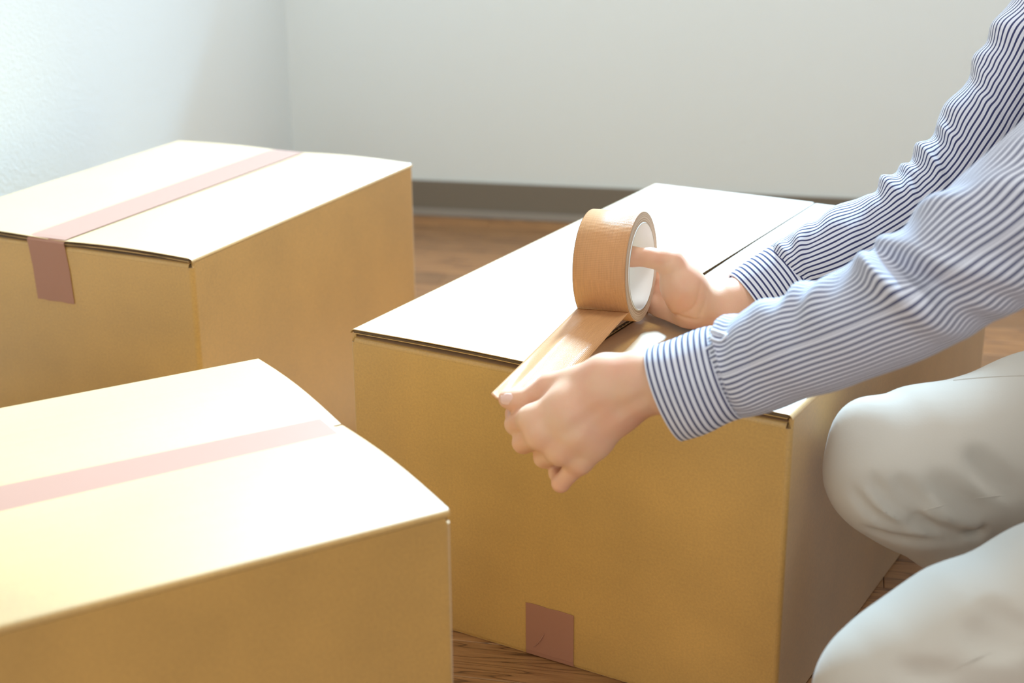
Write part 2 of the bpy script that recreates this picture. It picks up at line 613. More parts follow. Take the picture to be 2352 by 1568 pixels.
# box being taped (A)
AW, AL, AH = .4369, .6618, .2916
A_LOC, A_YAW = (-.1525, 1.3402, 0), -.534
sm = lambda a, b, x: (lambda q: q * q * (3 - 2 * q))(min(1, max(0, (x - a) / (b - a))))
def a_left(q, t):
    return .0010 * sm(.1, 1, q) + .0012 * math.sin(math.pi * q) * math.sin(math.pi * t) + .0012 * math.sin(math.pi * min(1, q * 1.1)) * sm(.2, 0, t)
def a_right(q, t):  # pressed down near the seam by the hand
    return -.0012 * math.sin(math.pi * q) * math.sin(math.pi * min(1, t * 1.2)) - .0032 * sm(.3, 1, q) * sm(.75, .25, t)
boxA = make_box(A_LOC, A_YAW, AW, AL, AH, a_left, a_right,
                'open-seamed cardboard box being taped, under the tape roll and hands', .0036)
r_ = .004
tape_run(boxA, 'tape_strip', [((AW / 2 - .003, .12, .0), (0, 0, -1)), ((AW / 2 - .003, .004, .0), (0, -.3, -1)), ((AW / 2 - .003, .0005, .002), (0, -1, -.8)),
                              ((AW / 2 - .003, 0, .006), (0, -1, 0)), ((AW / 2 - .003, 0, .02), (0, -1, 0)), ((AW / 2 - .003, 0, .0555), (0, -1, 0))],
         .0505, MAT['packtape'], (1, 0, 0), wob=.0004)
# raised crease in that tape
cv = [np.array((AW / 2 - .020 + .012 * k / 8 + .0012 * math.sin(k / 8 * 3), -.0009, .010 + .019 * k / 8)) for k in range(9)]
def tube(pts, rad, n=8, caps=True):
    pts = [np.array(p, float) for p in pts]
    rad = rad if hasattr(rad, '__len__') else [rad] * len(pts)
    V, F = [], []
    ref = np.array([0, 0, 1.])
    for i, p in enumerate(pts):
        d = pts[min(i + 1, len(pts) - 1)] - pts[max(i - 1, 0)]
        d = d / np.linalg.norm(d)
        x = np.cross(d, ref)
        if np.linalg.norm(x) < .1: x = np.cross(d, np.array([1., 0, 0]))
        x /= np.linalg.norm(x); y = np.cross(d, x)
        for k in range(n):
            a = 2 * math.pi * k / n
            V.append(p + rad[i] * (math.cos(a) * x + math.sin(a) * y))
    for i in range(len(pts) - 1):
        for k in range(n):
            a, b_ = i * n + k, i * n + (k + 1) % n
            F.append((a, b_, b_ + n, a + n))
    if caps:
        F.append(tuple(range(n))[::-1]); F.append(tuple(range((len(pts) - 1) * n, len(pts) * n)))
    return V, F
V, F = tube(cv, [.0002, .0005, .0007, .0008, .0008, .0008, .0006, .0004, .0001])
new_obj('tape_crease', mesh('tape_crease', V, F), MAT['packtape'], boxA, True)

# closed box by the left wall (B)
BW, BL, BH = .3703, .4755, .32
flat = lambda q, t: .0012 * math.sin(math.pi * q) * math.sin(math.pi * t)
bl_ = lambda q, t: .0020 * math.sin(math.pi * q) + .0008 * sm(.2, 0, t)
br_ = lambda q, t: .0026 * math.sin(math.pi * q)
boxB = make_box((-.6617, 1.6344, 0), -.433, BW, BL, BH, bl_, br_,
                'taped cardboard box standing by the left wall, farthest back')
bx_ = BW / 2 - .004
pth = [((bx_ + .006, -.0002, BH - .068), (0, -1, 0)), ((bx_ + .004, -.0002, BH - .03), (0, -1, 0)), ((bx_ + .001, -.0002, BH - .006), (0, -1, 0)),
       ((bx_, -.0001, BH - .002), (0, -1, .3)), ((bx_, .003, BH + .0008), (0, -.4, 1)), ((bx_, .012, BH + .0012), (0, 0, 1))]
pth += [((bx_ + .003 * k / 10, .012 + (BL - .024) * k / 10, BH + .0012), (0, 0, 1)) for k in range(1, 11)]
pth += [((bx_ + .003, BL - .001, BH), (0, .7, .7)), ((bx_ + .003, BL + .0002, BH - .006), (0, 1, 0)), ((bx_ + .003, BL + .0002, BH - .06), (0, 1, 0))]
tape_run(boxB, 'tape_strip', pth, .05, MAT['packtape'], (1, 0, 0), wob=.0005)

# closed box in the foreground (C): seam runs left to right, local x points away from the camera
CW, CL, CH = .3559, .47, .30
C_YAW = .5302
# local frame: y along the seam from the right end to the left end, x from the near side to the far side
c0 = np.array([-.4476, .6962, 0]) + CL * np.array([math.cos(C_YAW), math.sin(C_YAW), 0])
cf = lambda q, t: .0040 * math.sin(math.pi * q) * (1 - .4 * t)
boxC = make_box(tuple(c0), C_YAW + math.pi / 2, CW, CL, CH, cf, cf,
                'taped cardboard box in the near left corner, closest to the camera')
cx_ = CW / 2
pth = [((cx_, -.0002, CH - .06), (0, -1, 0)), ((cx_, -.0002, CH - .008), (0, -1, 0)), ((cx_, .001, CH - .003), (0, -.7, .7))]
pth += [((cx_, .012 + (CL - .024) * k / 12, CH + cf(1, (.012 + (CL - .024) * k / 12) / CL) + .0003), (0, 0, 1)) for k in range(13)]
pth += [((cx_, CL - .001, CH), (0, .7, .7)), ((cx_, CL + .0002, CH - .006), (0, 1, 0)), ((cx_, CL + .0002, CH - .06), (0, 1, 0))]
tape_run(boxC, 'tape_strip', pth, .05, MAT['packtape'], (1, 0, 0), wob=.0005)

# ------------------------------------------------------------------ roll of cloth tape
def camvec(x, y, d):      # x right, y up, d away from the camera
    v = RGT * x + UPV * y + FWD * d
    return v
AX = camvec(.929, -.078, -.362); AX /= np.linalg.norm(AX)
RC = at(1474, 612, 1.392) - AX * .025      # middle of the roll
R_OUT, R_TAPE, R_CORE = .0508, .0408, .0396
roll = empty('tape_roll', (0, 0, 0))
tag(roll, 'brown cloth tape roll held up over the seam of the box', 'tape roll')
ux = np.cross(AX, np.array([0, 0, 1.])); ux /= np.linalg.norm(ux)
if ux @ FWD > 0: ux = -ux                    # towards the camera
uz = np.cross(ux, AX)
if uz[2] < 0: uz = -uz
def cyl(a, r, x):                            # a=0 towards the camera, 90 up
    return RC + AX * x + r * (math.cos(a) * ux + math.sin(a) * uz)
def lathe_ring(name, prof, m, parent, n=128, uvr=False, closed=True):
    """prof: list of (radius, x) around a closed section"""
    V, F, UV = [], [], []
    k = len(prof)
    for i in range(n):
        a = 2 * math.pi * i / n
        for r, x in prof: V.append(cyl(a, r, x))
    for i in range(n):
        for j in range(k if closed else k - 1):
            j2 = (j + 1) % k
            i2 = (i + 1) % n
            F.append((i * k + j, i2 * k + j, i2 * k + j2, i * k + j2))
            a0, a1 = 2 * math.pi * i / n, 2 * math.pi * (i + 1) / n
            UV.append([(prof[j], a0), (prof[j], a1), (prof[j2], a1), (prof[j2], a0)])
    me = mesh(name, V, F)
    uv = me.uv_layers.new(name='UVMap')
    for p, q in zip(me.polygons, UV):
        for li, ((r, x), a) in zip(p.loop_indices, q):
            uv.data[li].uv = ((r - R_CORE) / (R_OUT - R_CORE), a) if uvr else (x, a * R_OUT)
    recalc(me)
    return new_obj(name, me, m, parent, True)
b_ = .0006
o = lathe_ring('tape_layers', [(R_TAPE, .0248), (R_OUT - b_, .0248), (R_OUT, .0248 - b_), (R_OUT, -.0248 + b_), (R_OUT - b_, -.0248), (R_TAPE, -.0248)], MAT['tape'], roll)
# wound edges on the two sides
for sgn in (1, -1):
    prof = [(R_TAPE + .0001 + (R_OUT - b_ * .6 - R_TAPE) * k / 14, sgn * (.0249 + .00025 * (0.5 + .5 * math.sin(k * 2.3)) * (1 if 0 < k < 14 else 0))) for k in range(15)]
    lathe_ring('wound_edge', prof, MAT['annulus'], roll, uvr=True, closed=False)
lathe_ring('paper_core', [(R_CORE, .0255), (R_TAPE - .0004, .0255), (R_TAPE, .0251), (R_TAPE, -.0251), (R_TAPE - .0004, -.0255), (R_CORE, -.0255)], MAT['core'], roll)
# rim of the core (grey-brown paperboard)
MAT['board'], _, _ = mat('core_board', (.42, .35, .27), .75, .2)
lathe_ring('core_rim', [(R_CORE + .0004, .02555), (R_TAPE - .0004, .02555), (R_TAPE - .0004, .0257), (R_CORE + .0004, .0257)], MAT['board'], roll)

# pulled-out strip: leaves the roll low on the camera side, ends at the near hand
def bez(p0, p1, p2, p3, t):
    return (1 - t) ** 3 * p0 + 3 * (1 - t) ** 2 * t * p1 + 3 * (1 - t) * t * t * p2 + t ** 3 * p3
A0 = math.radians(-38)
stL, stR = cyl(A0, R_OUT + .0003, -.0248), cyl(A0, R_OUT + .0003, .0248)
endL, endR = at(1128, 903, 1.232), at(1225, 968, 1.208)
tan0 = (-math.sin(A0) * ux + math.cos(A0) * uz) * -1.0     # downwards along the roll
mid = (endL + endR) / 2
def strip_pt(q, v):      # q across 0..1, v along 0..1
    L_ = bez(stL, stL + (endL - stL) * .33, stL + (endL - stL) * .66 - UPV * .0, endL, v)
    R_ = bez(stR, stR + (endR - stR) * .33 , stR + (endR - stR) * .66, endR, v)
    p = L_ * (1 - q) + R_ * q
    n = np.cross(R_ - L_, endL - stL); n /= np.linalg.norm(n)
    if n @ FWD > 0: n = -n
    sag = .006 * math.sin(math.pi * v) * math.sin(math.pi * q) + (.0020 * math.exp(-((q - .40 + .1 * v) / .13) ** 2) + .0016 * math.exp(-((q - .88) / .12) ** 2)) * sm(0, .22, v)
    return p + n * (sag - .002 * math.sin(2 * math.pi * q) * v), n
nu, nv = 24, 60
V, F, UV = [], [], []
for k in (0, 1):
    for j in range(nv + 1):
        for i in range(nu + 1):
            q, v = i / nu, j / nv
            if j == nv: v += .010 * math.sin(i * 1.9) * .3 + .006 * math.sin(i * .6)
            p, n = strip_pt(q, v)
            V.append(p - n * .0003 * k)
            UV.append((q * .05, v * .19))
W_ = nu + 1; tot = W_ * (nv + 1)
for j in range(nv):
    for i in range(nu):
        a = j * W_ + i
        F.append((a, a + 1, a + W_ + 1, a + W_)); F.append((tot + a, tot + a + W_, tot + a + W_ + 1, tot + a + 1))
    for a in (j * W_, j * W_ + nu): F.append((a, a + W_, tot + a + W_, tot + a))
for i in range(nu):
    F.append((i, i + 1, tot + i + 1, tot + i)); a = nv * W_ + i; F.append((a, tot + a, tot + a + 1, a + 1))
me = mesh('pulled_strip', V, F)
uvl = me.uv_layers.new(name='UVMap')
for p in me.polygons:
    for li, vi in zip(p.loop_indices, p.vertices): uvl.data[li].uv = UV[vi]
recalc(me)
new_obj('pulled_strip', me, MAT['tape'], roll, True)

# ------------------------------------------------------------------ smooth bodies from distance fields
def smin(a, b, k):
    h = np.clip(.5 + .5 * (b - a) / k, 0, 1)
    return b + (a - b) * h - k * h * (1 - h)

class Field:
    def __init__(self): self.ops = []
    def cone(self, a, b, ra, rb, k=.006, grp=0):
        self.ops.append(('c', np.array(a), np.array(b), ra, rb, k)); return self
    def chain(self, pts, rads, k=.006):
        for i in range(len(pts) - 1): self.cone(pts[i], pts[i + 1], rads[i], rads[i + 1], k)
        return self
    def ball(self, a, r, k=.006, sc=None):
        self.ops.append(('b', np.array(a), r, k, sc)); return self
    def cut(self, pts, rads, k=.003):
        for i in range(len(pts) - 1):
            self.ops.append(('x', np.array(pts[i]), np.array(pts[i + 1]), rads[i], rads[i + 1], k))
        return self
    def flat(self, p, n, k=.004):         # keep the side where (x-p).n < 0
        self.ops.append(('p', np.array(p), np.array(n) / np.linalg.norm(n), k)); return self
    def sub(self, other, k=.006):         # union with another field
        self.ops.append(('f', other, k)); return self
    def __call__(self, P):
        d = None
        Q = P.reshape(-1, 3)
        lo_, hi_ = Q.min(0), Q.max(0)
        cen_, rad_ = (lo_ + hi_) / 2, float(np.linalg.norm(hi_ - lo_)) / 2
        for op in self.ops:
            if op[0] in 'cx':
                _, a, b, ra, rb, k = op
                if op[0] == 'x':        # a cut that is far away changes nothing
                    if np.linalg.norm(cen_ - (a + b) / 2) > rad_ + np.linalg.norm(b - a) / 2 + max(ra, rb) + 2 * k: continue
                ab = b - a; L2 = float(ab @ ab) + 1e-12
                w = P - a.astype(np.float32)
                t = np.clip((w @ ab.astype(np.float32)) / L2, 0, 1)
                q = np.sqrt(((w - t[..., None] * ab.astype(np.float32)) ** 2).sum(-1)) - (ra + (rb - ra) * t)
                if op[0] == 'x':
                    d = -smin(-d, q, k)
                    continue
            elif op[0] == 'b':
                _, a, r, k, sc = op
                w = P - a.astype(np.float32)
                if sc is not None:
                    # sc: 3x3 rows = axes / relative size
                    w = w @ np.array(sc, dtype=np.float32).T
                q = np.sqrt((w ** 2).sum(-1)) - r
            elif op[0] == 'p':
                _, a, n, k = op
                q = (P - a.astype(np.float32)) @ n.astype(np.float32)
                d = -smin(-d, -q, k)
                continue
            elif op[0] == 'f':
                q = op[1](P); k = op[2]
            d = q if d is None else smin(d, q, k)
        return d

def surface(field, lo, hi, vox, relax=1):
    """naive surface nets"""
    lo, hi = np.array(lo), np.array(hi)
    n = np.ceil((hi - lo) / vox).astype(int) + 1
    ax = [lo[i] + vox * np.arange(n[i]) for i in range(3)]
    G = np.stack(np.meshgrid(*ax, indexing='ij'), -1).astype(np.float32)
    D = np.empty(tuple(n), np.float32)
    BS = 12
    cen, sls = [], []
    for i in range(0, n[0], BS):
        for j in range(0, n[1], BS):
            for k in range(0, n[2], BS):
                sls.append((slice(i, i + BS), slice(j, j + BS), slice(k, k + BS)))
                cen.append(lo + vox * (np.array([i, j, k]) + (BS - 1) / 2))
    dc = field(np.array(cen, np.float32))
    reach = vox * BS * .87 * 1.35 + .008
    for q, d_ in zip(sls, dc):
        if abs(d_) > reach: D[q] = d_
        else: D[q] = field(G[q])
    ins = D < 0
    nc = n - 1
    cnt = np.zeros(tuple(nc), np.int8)
    corners = [(i, j, k) for i in (0, 1) for j in (0, 1) for k in (0, 1)]
    sl = lambda c: tuple(slice(c[a], c[a] + nc[a]) for a in range(3))
    for c in corners: cnt += ins[sl(c)]
    act = (cnt > 0) & (cnt < 8)
    idx = np.full(tuple(nc), -1, np.int64)
    cells = np.argwhere(act)
    idx[act] = np.arange(len(cells))
    acc = np.zeros((len(cells), 3)); num = np.zeros(len(cells))
    for c in corners:
        for a in range(3):
            if c[a]: continue
            c2 = list(c); c2[a] = 1
            p = cells + np.array(c); q = cells + np.array(c2)
            d0 = D[p[:, 0], p[:, 1], p[:, 2]]; d1 = D[q[:, 0], q[:, 1], q[:, 2]]
            m = (d0 < 0) != (d1 < 0)
            t = np.where(m, d0 / np.where(m, d0 - d1, 1), 0)
            pt = p + 0.0
            pt[:, a] += t
            acc[m] += pt[m]; num[m] += 1
    V = lo + vox * acc / num[:, None]
    F = []
    for a in range(3):
        b, c = (a + 1) % 3, (a + 2) % 3
        s0 = [slice(None)] * 3; s1 = [slice(None)] * 3
        s0[a] = slice(0, n[a] - 1); s1[a] = slice(1, n[a])
        diff = ins[tuple(s0)] != ins[tuple(s1)]
        e = np.argwhere(diff)
        ok = (e[:, b] > 0) & (e[:, c] > 0) & (e[:, b] < nc[b]) & (e[:, c] < nc[c])
        e = e[ok]
        def ci(db, dc):
            q = e.copy(); q[:, b] -= db; q[:, c] -= dc
            return idx[q[:, 0], q[:, 1], q[:, 2]]
        quad = np.stack([ci(1, 1), ci(0, 1), ci(0, 0), ci(1, 0)], 1)
        fl = ins[e[:, 0], e[:, 1], e[:, 2]]
        quad[~fl] = quad[~fl][:, ::-1]
        F.append(quad)
    F = np.concatenate(F)
    # project to the surface and relax a little
    for _ in range(relax):
        S = np.zeros_like(V); C_ = np.zeros(len(V))
        for i in range(4):
            for j in (1, 3):
                np.add.at(S, F[:, i], V[F[:, (i + j) % 4]]); np.add.at(C_, F[:, i], 1)
        V = .5 * V + .5 * S / np.maximum(C_, 1)[:, None]
    return V, F

def np_mesh(name, V, F):
    me = bpy.data.meshes.new(name)
    me.vertices.add(len(V)); me.vertices.foreach_set('co', np.asarray(V, np.float32).ravel())
    me.loops.add(len(F) * 4); me.loops.foreach_set('vertex_index', np.asarray(F, np.int32).ravel())
    me.polygons.add(len(F)); me.polygons.foreach_set('loop_start', np.arange(0, len(F) * 4, 4, dtype=np.int32))
    me.update(calc_edges=True)
    me.validate()
    return me

def hits(field, pts, sink=0.0, d0=.9):
    """where the view lines through pts meet a field (marched together)"""
    O = np.array([at(x, y, 1.0) - EYE for x, y in pts]); L_ = np.linalg.norm(O, axis=1)
    d = np.full(len(O), d0)
    for _ in range(60):
        q = field((EYE + O * d[:, None]).astype(np.float32))
        if (q < .0002).all(): break
        d += np.where(q < .0002, 0, q / L_ * .85)
    return list(EYE + O * d[:, None] + O / L_[:, None] * sink)
def hit(px, py, field, d0=.9):
    return hits(field, [(px, py)], 0.0, d0)[0]

# ---- near hand (left hand), back of the hand towards the camera, pinching the tape end
def near_hand():
    f = Field()
    P = lambda x, y, d: at(x, y, d - .035)
    # forearm, flattened wrist
    f.chain([P(1740, 838, 1.162), P(1560, 868, 1.180), P(1478, 868, 1.190)], [.0265, .0228, .0196], .012)
    f.chain([P(1740, 862, 1.167), P(1560, 888, 1.186), P(1470, 893, 1.196)], [.0240, .0195, .0162], .012)
    # thumb metacarpal (upper outline)
    f.chain([P(1470, 862, 1.194), P(1392, 860, 1.204), P(1266, 889, 1.236)], [.0165, .0148, .0110], .010)
    # metacarpals
    f.chain([P(1462, 876, 1.196), P(1400, 888, 1.203), P(1300, 928, 1.213), P(1220, 962, 1.224)], [.0172, .0145, .0122, .0102], .012)
    f.chain([P(1460, 888, 1.196), P(1400, 912, 1.202), P(1310, 962, 1.208), P(1240, 1000, 1.219)], [.0172, .0148, .0120, .0106], .012)
    f.chain([P(1460, 896, 1.196), P(1410, 930, 1.203), P(1335, 996, 1.208), P(1286, 1035, 1.217)], [.0172, .0142, .0118, .0104], .012)
    f.chain([P(1455, 900, 1.199), P(1420, 945, 1.206), P(1368, 1015, 1.213), P(1332, 1060, 1.221)], [.0162, .0132, .0108, .0088], .012)
    # palm side
    f.chain([P(1440, 905, 1.212), P(1320, 985, 1.236)], [.017, .018], .016)
    f.chain([P(1400, 890, 1.218), P(1300, 925, 1.240)], [.016, .012], .012)
    f.ball(P(1300, 1030, 1.245), .013, .008)
    # knuckles
    for x, y, d, r in ((1224, 962, 1.2195, .0088), (1243, 1000, 1.2150, .0088), (1288, 1036, 1.2140, .0082), (1334, 1062, 1.2175, .0070)):
        f.ball(P(x, y, d), r, .009)
    # faint extensor tendons
    for a, b in (((1400, 905, 1.1885), (1255, 990, 1.2110)), ((1405, 925, 1.1895), (1296, 1028, 1.2095))):
        f.chain([P(*a), P(*b)], [.0012, .0014], .007)
    g = Field()          # digits joined with a tight blend so that they stay separate
    fk = .0035
    g.chain([P(1266, 889, 1.236), P(1212, 921, 1.247), P(1190, 920, 1.250), P(1167, 916, 1.2520)], [.0118, .0098, .0094, .0080], fk)      # thumb
    i_ = Field().chain([P(1220, 962, 1.224), P(1184, 974, 1.2560), P(1183, 950, 1.272), P(1190, 930, 1.270)], [.0100, .0084, .0076, .0066], fk)
    m_ = Field().chain([P(1240, 1000, 1.219), P(1202, 1016, 1.2500), P(1216, 1000, 1.272), P(1245, 985, 1.267)], [.0102, .0086, .0078, .0066], fk)
    r_ = Field().chain([P(1286, 1035, 1.217), P(1250, 1050, 1.2470), P(1258, 1030, 1.268), P(1285, 1010, 1.262)], [.0100, .0082, .0074, .0064], fk)
    p_ = Field().chain([P(1332, 1060, 1.221), P(1288, 1110, 1.2345), P(1279, 1086, 1.2500), P(1300, 1062, 1.254)], [.0088, .0068, .0062, .0056], fk)
    h = Field().sub(f)
    h.sub(g, .0042)
    for q in (i_, m_, r_, p_): h.sub(q, .0042)
    # creases over the thumb joint
    base = Field().sub(h)
    for dx in (-7, 0, 7):
        h.cut(hits(base, [(1196 + dx, 906), (1190 + dx, 920), (1194 + dx, 936)], -.0002), [.0003, .0006, .0003], .0016)
    h.cut(hits(base, [(1272, 1076), (1282, 1072), (1294, 1068)], -.0002), [.0003, .0006, .0003], .0016)
    # shallow hollows along the back of the hand (between tendons, at the wrist)
    h.cut(hits(base, [(1300, 1000), (1360, 955), (1410, 930)], -.006), [.0050, .0052, .0048], .006)
    h.cut(hits(base, [(1370, 985), (1420, 950), (1470, 925)], -.006), [.0050, .0056, .0050], .006)
    return h

def far_hand():
    f = Field()
    P = at
    # forearm and wrist
    f.chain([P(1870, 600, 1.427), P(1752, 668, 1.424), P(1676, 694, 1.416)], [.0250, .0215, .0195], .012)
    f.chain([P(1870, 630, 1.427), P(1756, 700, 1.424), P(1668, 718, 1.418)], [.0235, .0195, .0175], .012)
    # palm block, facing the camera
    f.chain([P(1665, 700, 1.420), P(1590, 690, 1.432), P(1515, 640, 1.462)], [.0190, .0180, .0110], .014)
    f.chain([P(1665, 708, 1.420), P(1590, 705, 1.434), P(1508, 668, 1.464)], [.0190, .0170, .0110], .014)
    f.chain([P(1662, 714, 1.420), P(1590, 718, 1.430), P(1505, 694, 1.462)], [.0180, .0160, .0105], .014)
    # hypothenar edge resting on the box
    f.chain([P(1655, 728, 1.410), P(1590, 735, 1.414), P(1520, 716, 1.440)], [.0155, .0140, .0105], .010)
    # thumb metacarpal and thenar
    f.chain([P(1618, 694, 1.404), P(1574, 652, 1.392), P(1540, 603, 1.386)], [.0155, .0158, .0112], .010)
    f.ball(P(1572, 678, 1.396), .0185, .010)
    f.ball(P(1556, 650, 1.393), .0150, .010)
    f.ball(P(1594, 706, 1.402), .0175, .010)
    g = Field()
    g.chain([P(1541, 603, 1.386), P(1496, 592, 1.392), P(1450, 589, 1.398), P(1412, 587, 1.402)], [.0115, .0088, .0090, .0072], .004)
    h = Field().sub(f)
    h.sub(g, .006)
    # fingers behind the roll, along its far side
    tips = []
    back = -ux
    for j, (x, y, d, rr) in enumerate(((1515, 640, 1.462, .0092), (1508, 668, 1.464, .0092), (1505, 694, 1.462, .0088), (1507, 714, 1.452, .0078))):
        base = P(x, y, d)
        a = math.radians(197 + 11 * j)     # angle round the roll: far side
        def on(xx, off): return cyl(a, R_OUT + off, xx)
        l1, l2, l3 = (.020, -.004, -.024) if j < 3 else (.022, .004, -.014)
        q = Field().chain([base, on(.024, rr + .006), on(l2, rr + .0025), on(l3, rr + .0003)], [rr * 1.1, rr, rr * .92, rr * .78], .004)
        h.sub(q, .004)
    # creases: thumb base, wrist, life line
    base = Field().sub(h)
    def crease(pts, r, k): h.cut(hits(base, pts, -r * .35, 1.2), [r * .6] + [r] * (len(pts) - 2) + [r * .4], k)
    crease([(1506, 613), (1520, 607), (1534, 602), (1548, 599)], .0006, .0016)
    crease([(1514, 634), (1530, 629), (1552, 624)], .0004, .0012)
    crease([(1610, 650), (1606, 672), (1600, 695), (1588, 712), (1570, 722)], .0006, .002)
    crease([(1598, 700), (1580, 712), (1560, 722)], .0004, .0015)
    crease([(1524, 690), (1536, 712), (1556, 724), (1580, 732), (1602, 736)], .0006, .003)
    crease([(1532, 728), (1548, 742), (1560, 750)], .0006, .002)
    crease([(1620, 690), (1612, 715), (1604, 738)], .0004, .002)
    h.flat(np.array([0, 0, AH + .0022]), (0, 0, -1), .003)        # rests on the box
    return h

person = empty('person', at(2500, 1500, 1.2) * np.array([1, 1, 0]))
tag(person, 'person in a striped shirt and beige trousers crouching to tape a box', 'person')
PLOC = np.array(person.location)
def child(name, V, F, m, parent=None, smooth=True):
    me = np_mesh(name, np.asarray(V) - PLOC, F)
    return new_obj(name, me, m, parent or person, smooth)

# key body points (world)
SH_N, SH_F = at(2720, 175, 1.13), at(2630, -200, 1.47)            # shoulders
EL_N, EL_F = at(2165, 665, 1.072), at(2225, 395, 1.44)            # elbows
KN_F, KN_N = at(2065, 1075, 1.248), at(2070, 1580, 1.085)         # knees
HIP_F = at(3060, 960, 1.42); HIP_N = at(3200, 1330, 1.14)
NECK = (SH_N + SH_F) / 2 + np.array([.00, 0, .05])
PELV = (HIP_F + HIP_N) / 2

def body_rest():
    f = Field()
    f.chain([EL_N, at(2330, 520, 1.064), at(2480, 390, 1.074), SH_N], [.034, .034, .034, .036], .012); f.chain([EL_F, SH_F], [.034, .036], .012)
    f.chain([at(1740, 850, 1.129), EL_N], [.022, .034], .02); f.chain([at(1860, 608, 1.425), EL_F], [.022, .034], .02)
    f.chain([SH_N, SH_F], [.038, .038], .02)
    mid_ = (SH_N + SH_F) / 2
    f.chain([mid_ + np.array([.075, 0, -.02]), PELV], [.080, .095], .02)
    f.chain([mid_, NECK + np.array([-.03, 0, .05])], [.055, .05], .03)
    hd = NECK + np.array([-.06, 0, .14])
    f.ball(hd, .085, .02, np.diag([1 / .98, 1 / .86, 1 / 1.22]))
    f.ball(hd + np.array([-.035, 0, -.055]), .052, .03)                                  # jaw
    f.chain([hd + np.array([-.085, 0, .012]), hd + np.array([-.100, 0, -.025])], [.008, .013], .012)   # nose
    f.chain([hd + np.array([-.080, -.02, -.052]), hd + np.array([-.080, .02, -.052])], [.008, .008], .006)  # lips
    for s in (-1, 1):
        f.ball(hd + np.array([.0, s * .078, -.01]), .022, .008, np.diag([1, 2.5, .7]))     # ears
        f.cut([hd + np.array([-.098, s * .028, .012]), hd + np.array([-.094, s * .040, .010])], [.010, .009], .008)
    f.chain([PELV, HIP_F], [.09, .08], .03); f.chain([PELV, HIP_N], [.09, .08], .03)
    f.chain([HIP_F, KN_F], [.068, .034], .02); f.chain([HIP_N, KN_N], [.068, .034], .02)
    return f, hd

Vb, Fb, off = [], [], 0
def bounds(field, pad):
    pts = []
    def walk(fl):
        for op in fl.ops:
            if op[0] == 'c': pts.extend([op[1] - max(op[3], op[4]), op[1] + max(op[3], op[4]), op[2] - max(op[3], op[4]), op[2] + max(op[3], op[4])])
            elif op[0] == 'b': pts.extend([op[1] - op[2] * 1.3, op[1] + op[2] * 1.3])
            elif op[0] == 'f': walk(op[1])
    walk(field)
    pts = np.array(pts)
    return pts.min(0) - pad, pts.max(0) + pad
rest, HEAD = body_rest()
NH = near_hand()
for fld, vox in ((NH, .0013), (far_hand(), .0014), (rest, .007)):
    lo, hi = bounds(fld, .006 if vox < .005 else .03)
    V, F = surface(fld, lo, hi, vox, 2)
    Vb.append(V); Fb.append(F + off); off += len(V)
body = child('body', np.concatenate(Vb), np.concatenate(Fb), MAT['skin'])

# thumbnail of the near hand
def nail(c, xdir, ydir, L, Wd, name, parent):
    n_ = np.cross(xdir, ydir); n_ /= np.linalg.norm(n_)
    V, F = [], []
    nu, nv = 8, 8
    for k in (0, 1):
        for j in range(nv + 1):
            for i in range(nu + 1):
                u, v = i / nu * 2 - 1, j / nv * 2 - 1
                s_ = math.sqrt(max(0, 1 - .55 * u ** 4)) if v > 0 else math.sqrt(max(0, 1 - .35 * u ** 4))
                p = c + xdir * (u * Wd / 2 * (1 - .10 * abs(v))) + ydir * (v * L / 2 * s_) - n_ * ((u * u) * Wd * .16 + (v * v) * .0006) - n_ * .0006 * k
                V.append(p)
    W_ = nu + 1; tot = W_ * (nv + 1)
    for j in range(nv):
        for i in range(nu):
            a = j * W_ + i
            F.append((a, a + 1, a + W_ + 1, a + W_)); F.append((tot + a, tot + a + W_, tot + a + W_ + 1, tot + a + 1))
    for i in range(nu):
        F.append((i, tot + i, tot + i + 1, i + 1)); a = nv * W_ + i; F.append((a, a + 1, tot + a + 1, tot + a))
    for j in range(nv):
        a = j * W_; F.append((a, a + W_, tot + a + W_, tot + a)); a = j * W_ + nu; F.append((a, tot + a, tot + a + W_, a + W_))
    me = mesh(name, [v - PLOC for v in V], F); recalc(me)
    return new_obj(name, me, MAT['nail'], parent, True)

nc_ = hit(1163, 916, NH)
nx_, ny_ = (hit(1163, 924, NH) - hit(1163, 909, NH)), (hit(1157, 914, NH) - hit(1172, 918, NH))
nx_ /= np.linalg.norm(nx_); ny_ = ny_ - nx_ * (ny_ @ nx_); ny_ /= np.linalg.norm(ny_)
nn_ = np.cross(nx_, ny_)
if nn_ @ FWD > 0: nx_ = -nx_; nn_ = -nn_
nail(nc_ + nn_ * .0005, nx_, ny_, .0115, .0098, 'thumbnail', body)['label'] = 'pink thumbnail'

# ---- sleeves: swept tubes with folds, UV in metres so that the stripes keep their spacing
def catmull(pts, n):
    pts = np.array(pts, float)
    out = []
    m = len(pts)
    for i in range(m - 1):
        p0, p1, p2, p3 = pts[max(i - 1, 0)], pts[i], pts[i + 1], pts[min(i + 2, m - 1)]
        for k in range(n):
            t = k / n
            out.append(.5 * ((2 * p1) + (-p0 + p2) * t + (2 * p0 - 5 * p1 + 4 * p2 - p3) * t * t + (-p0 + 3 * p1 - 3 * p2 + p3) * t ** 3))
    out.append(pts[-1])
    return np.array(out)

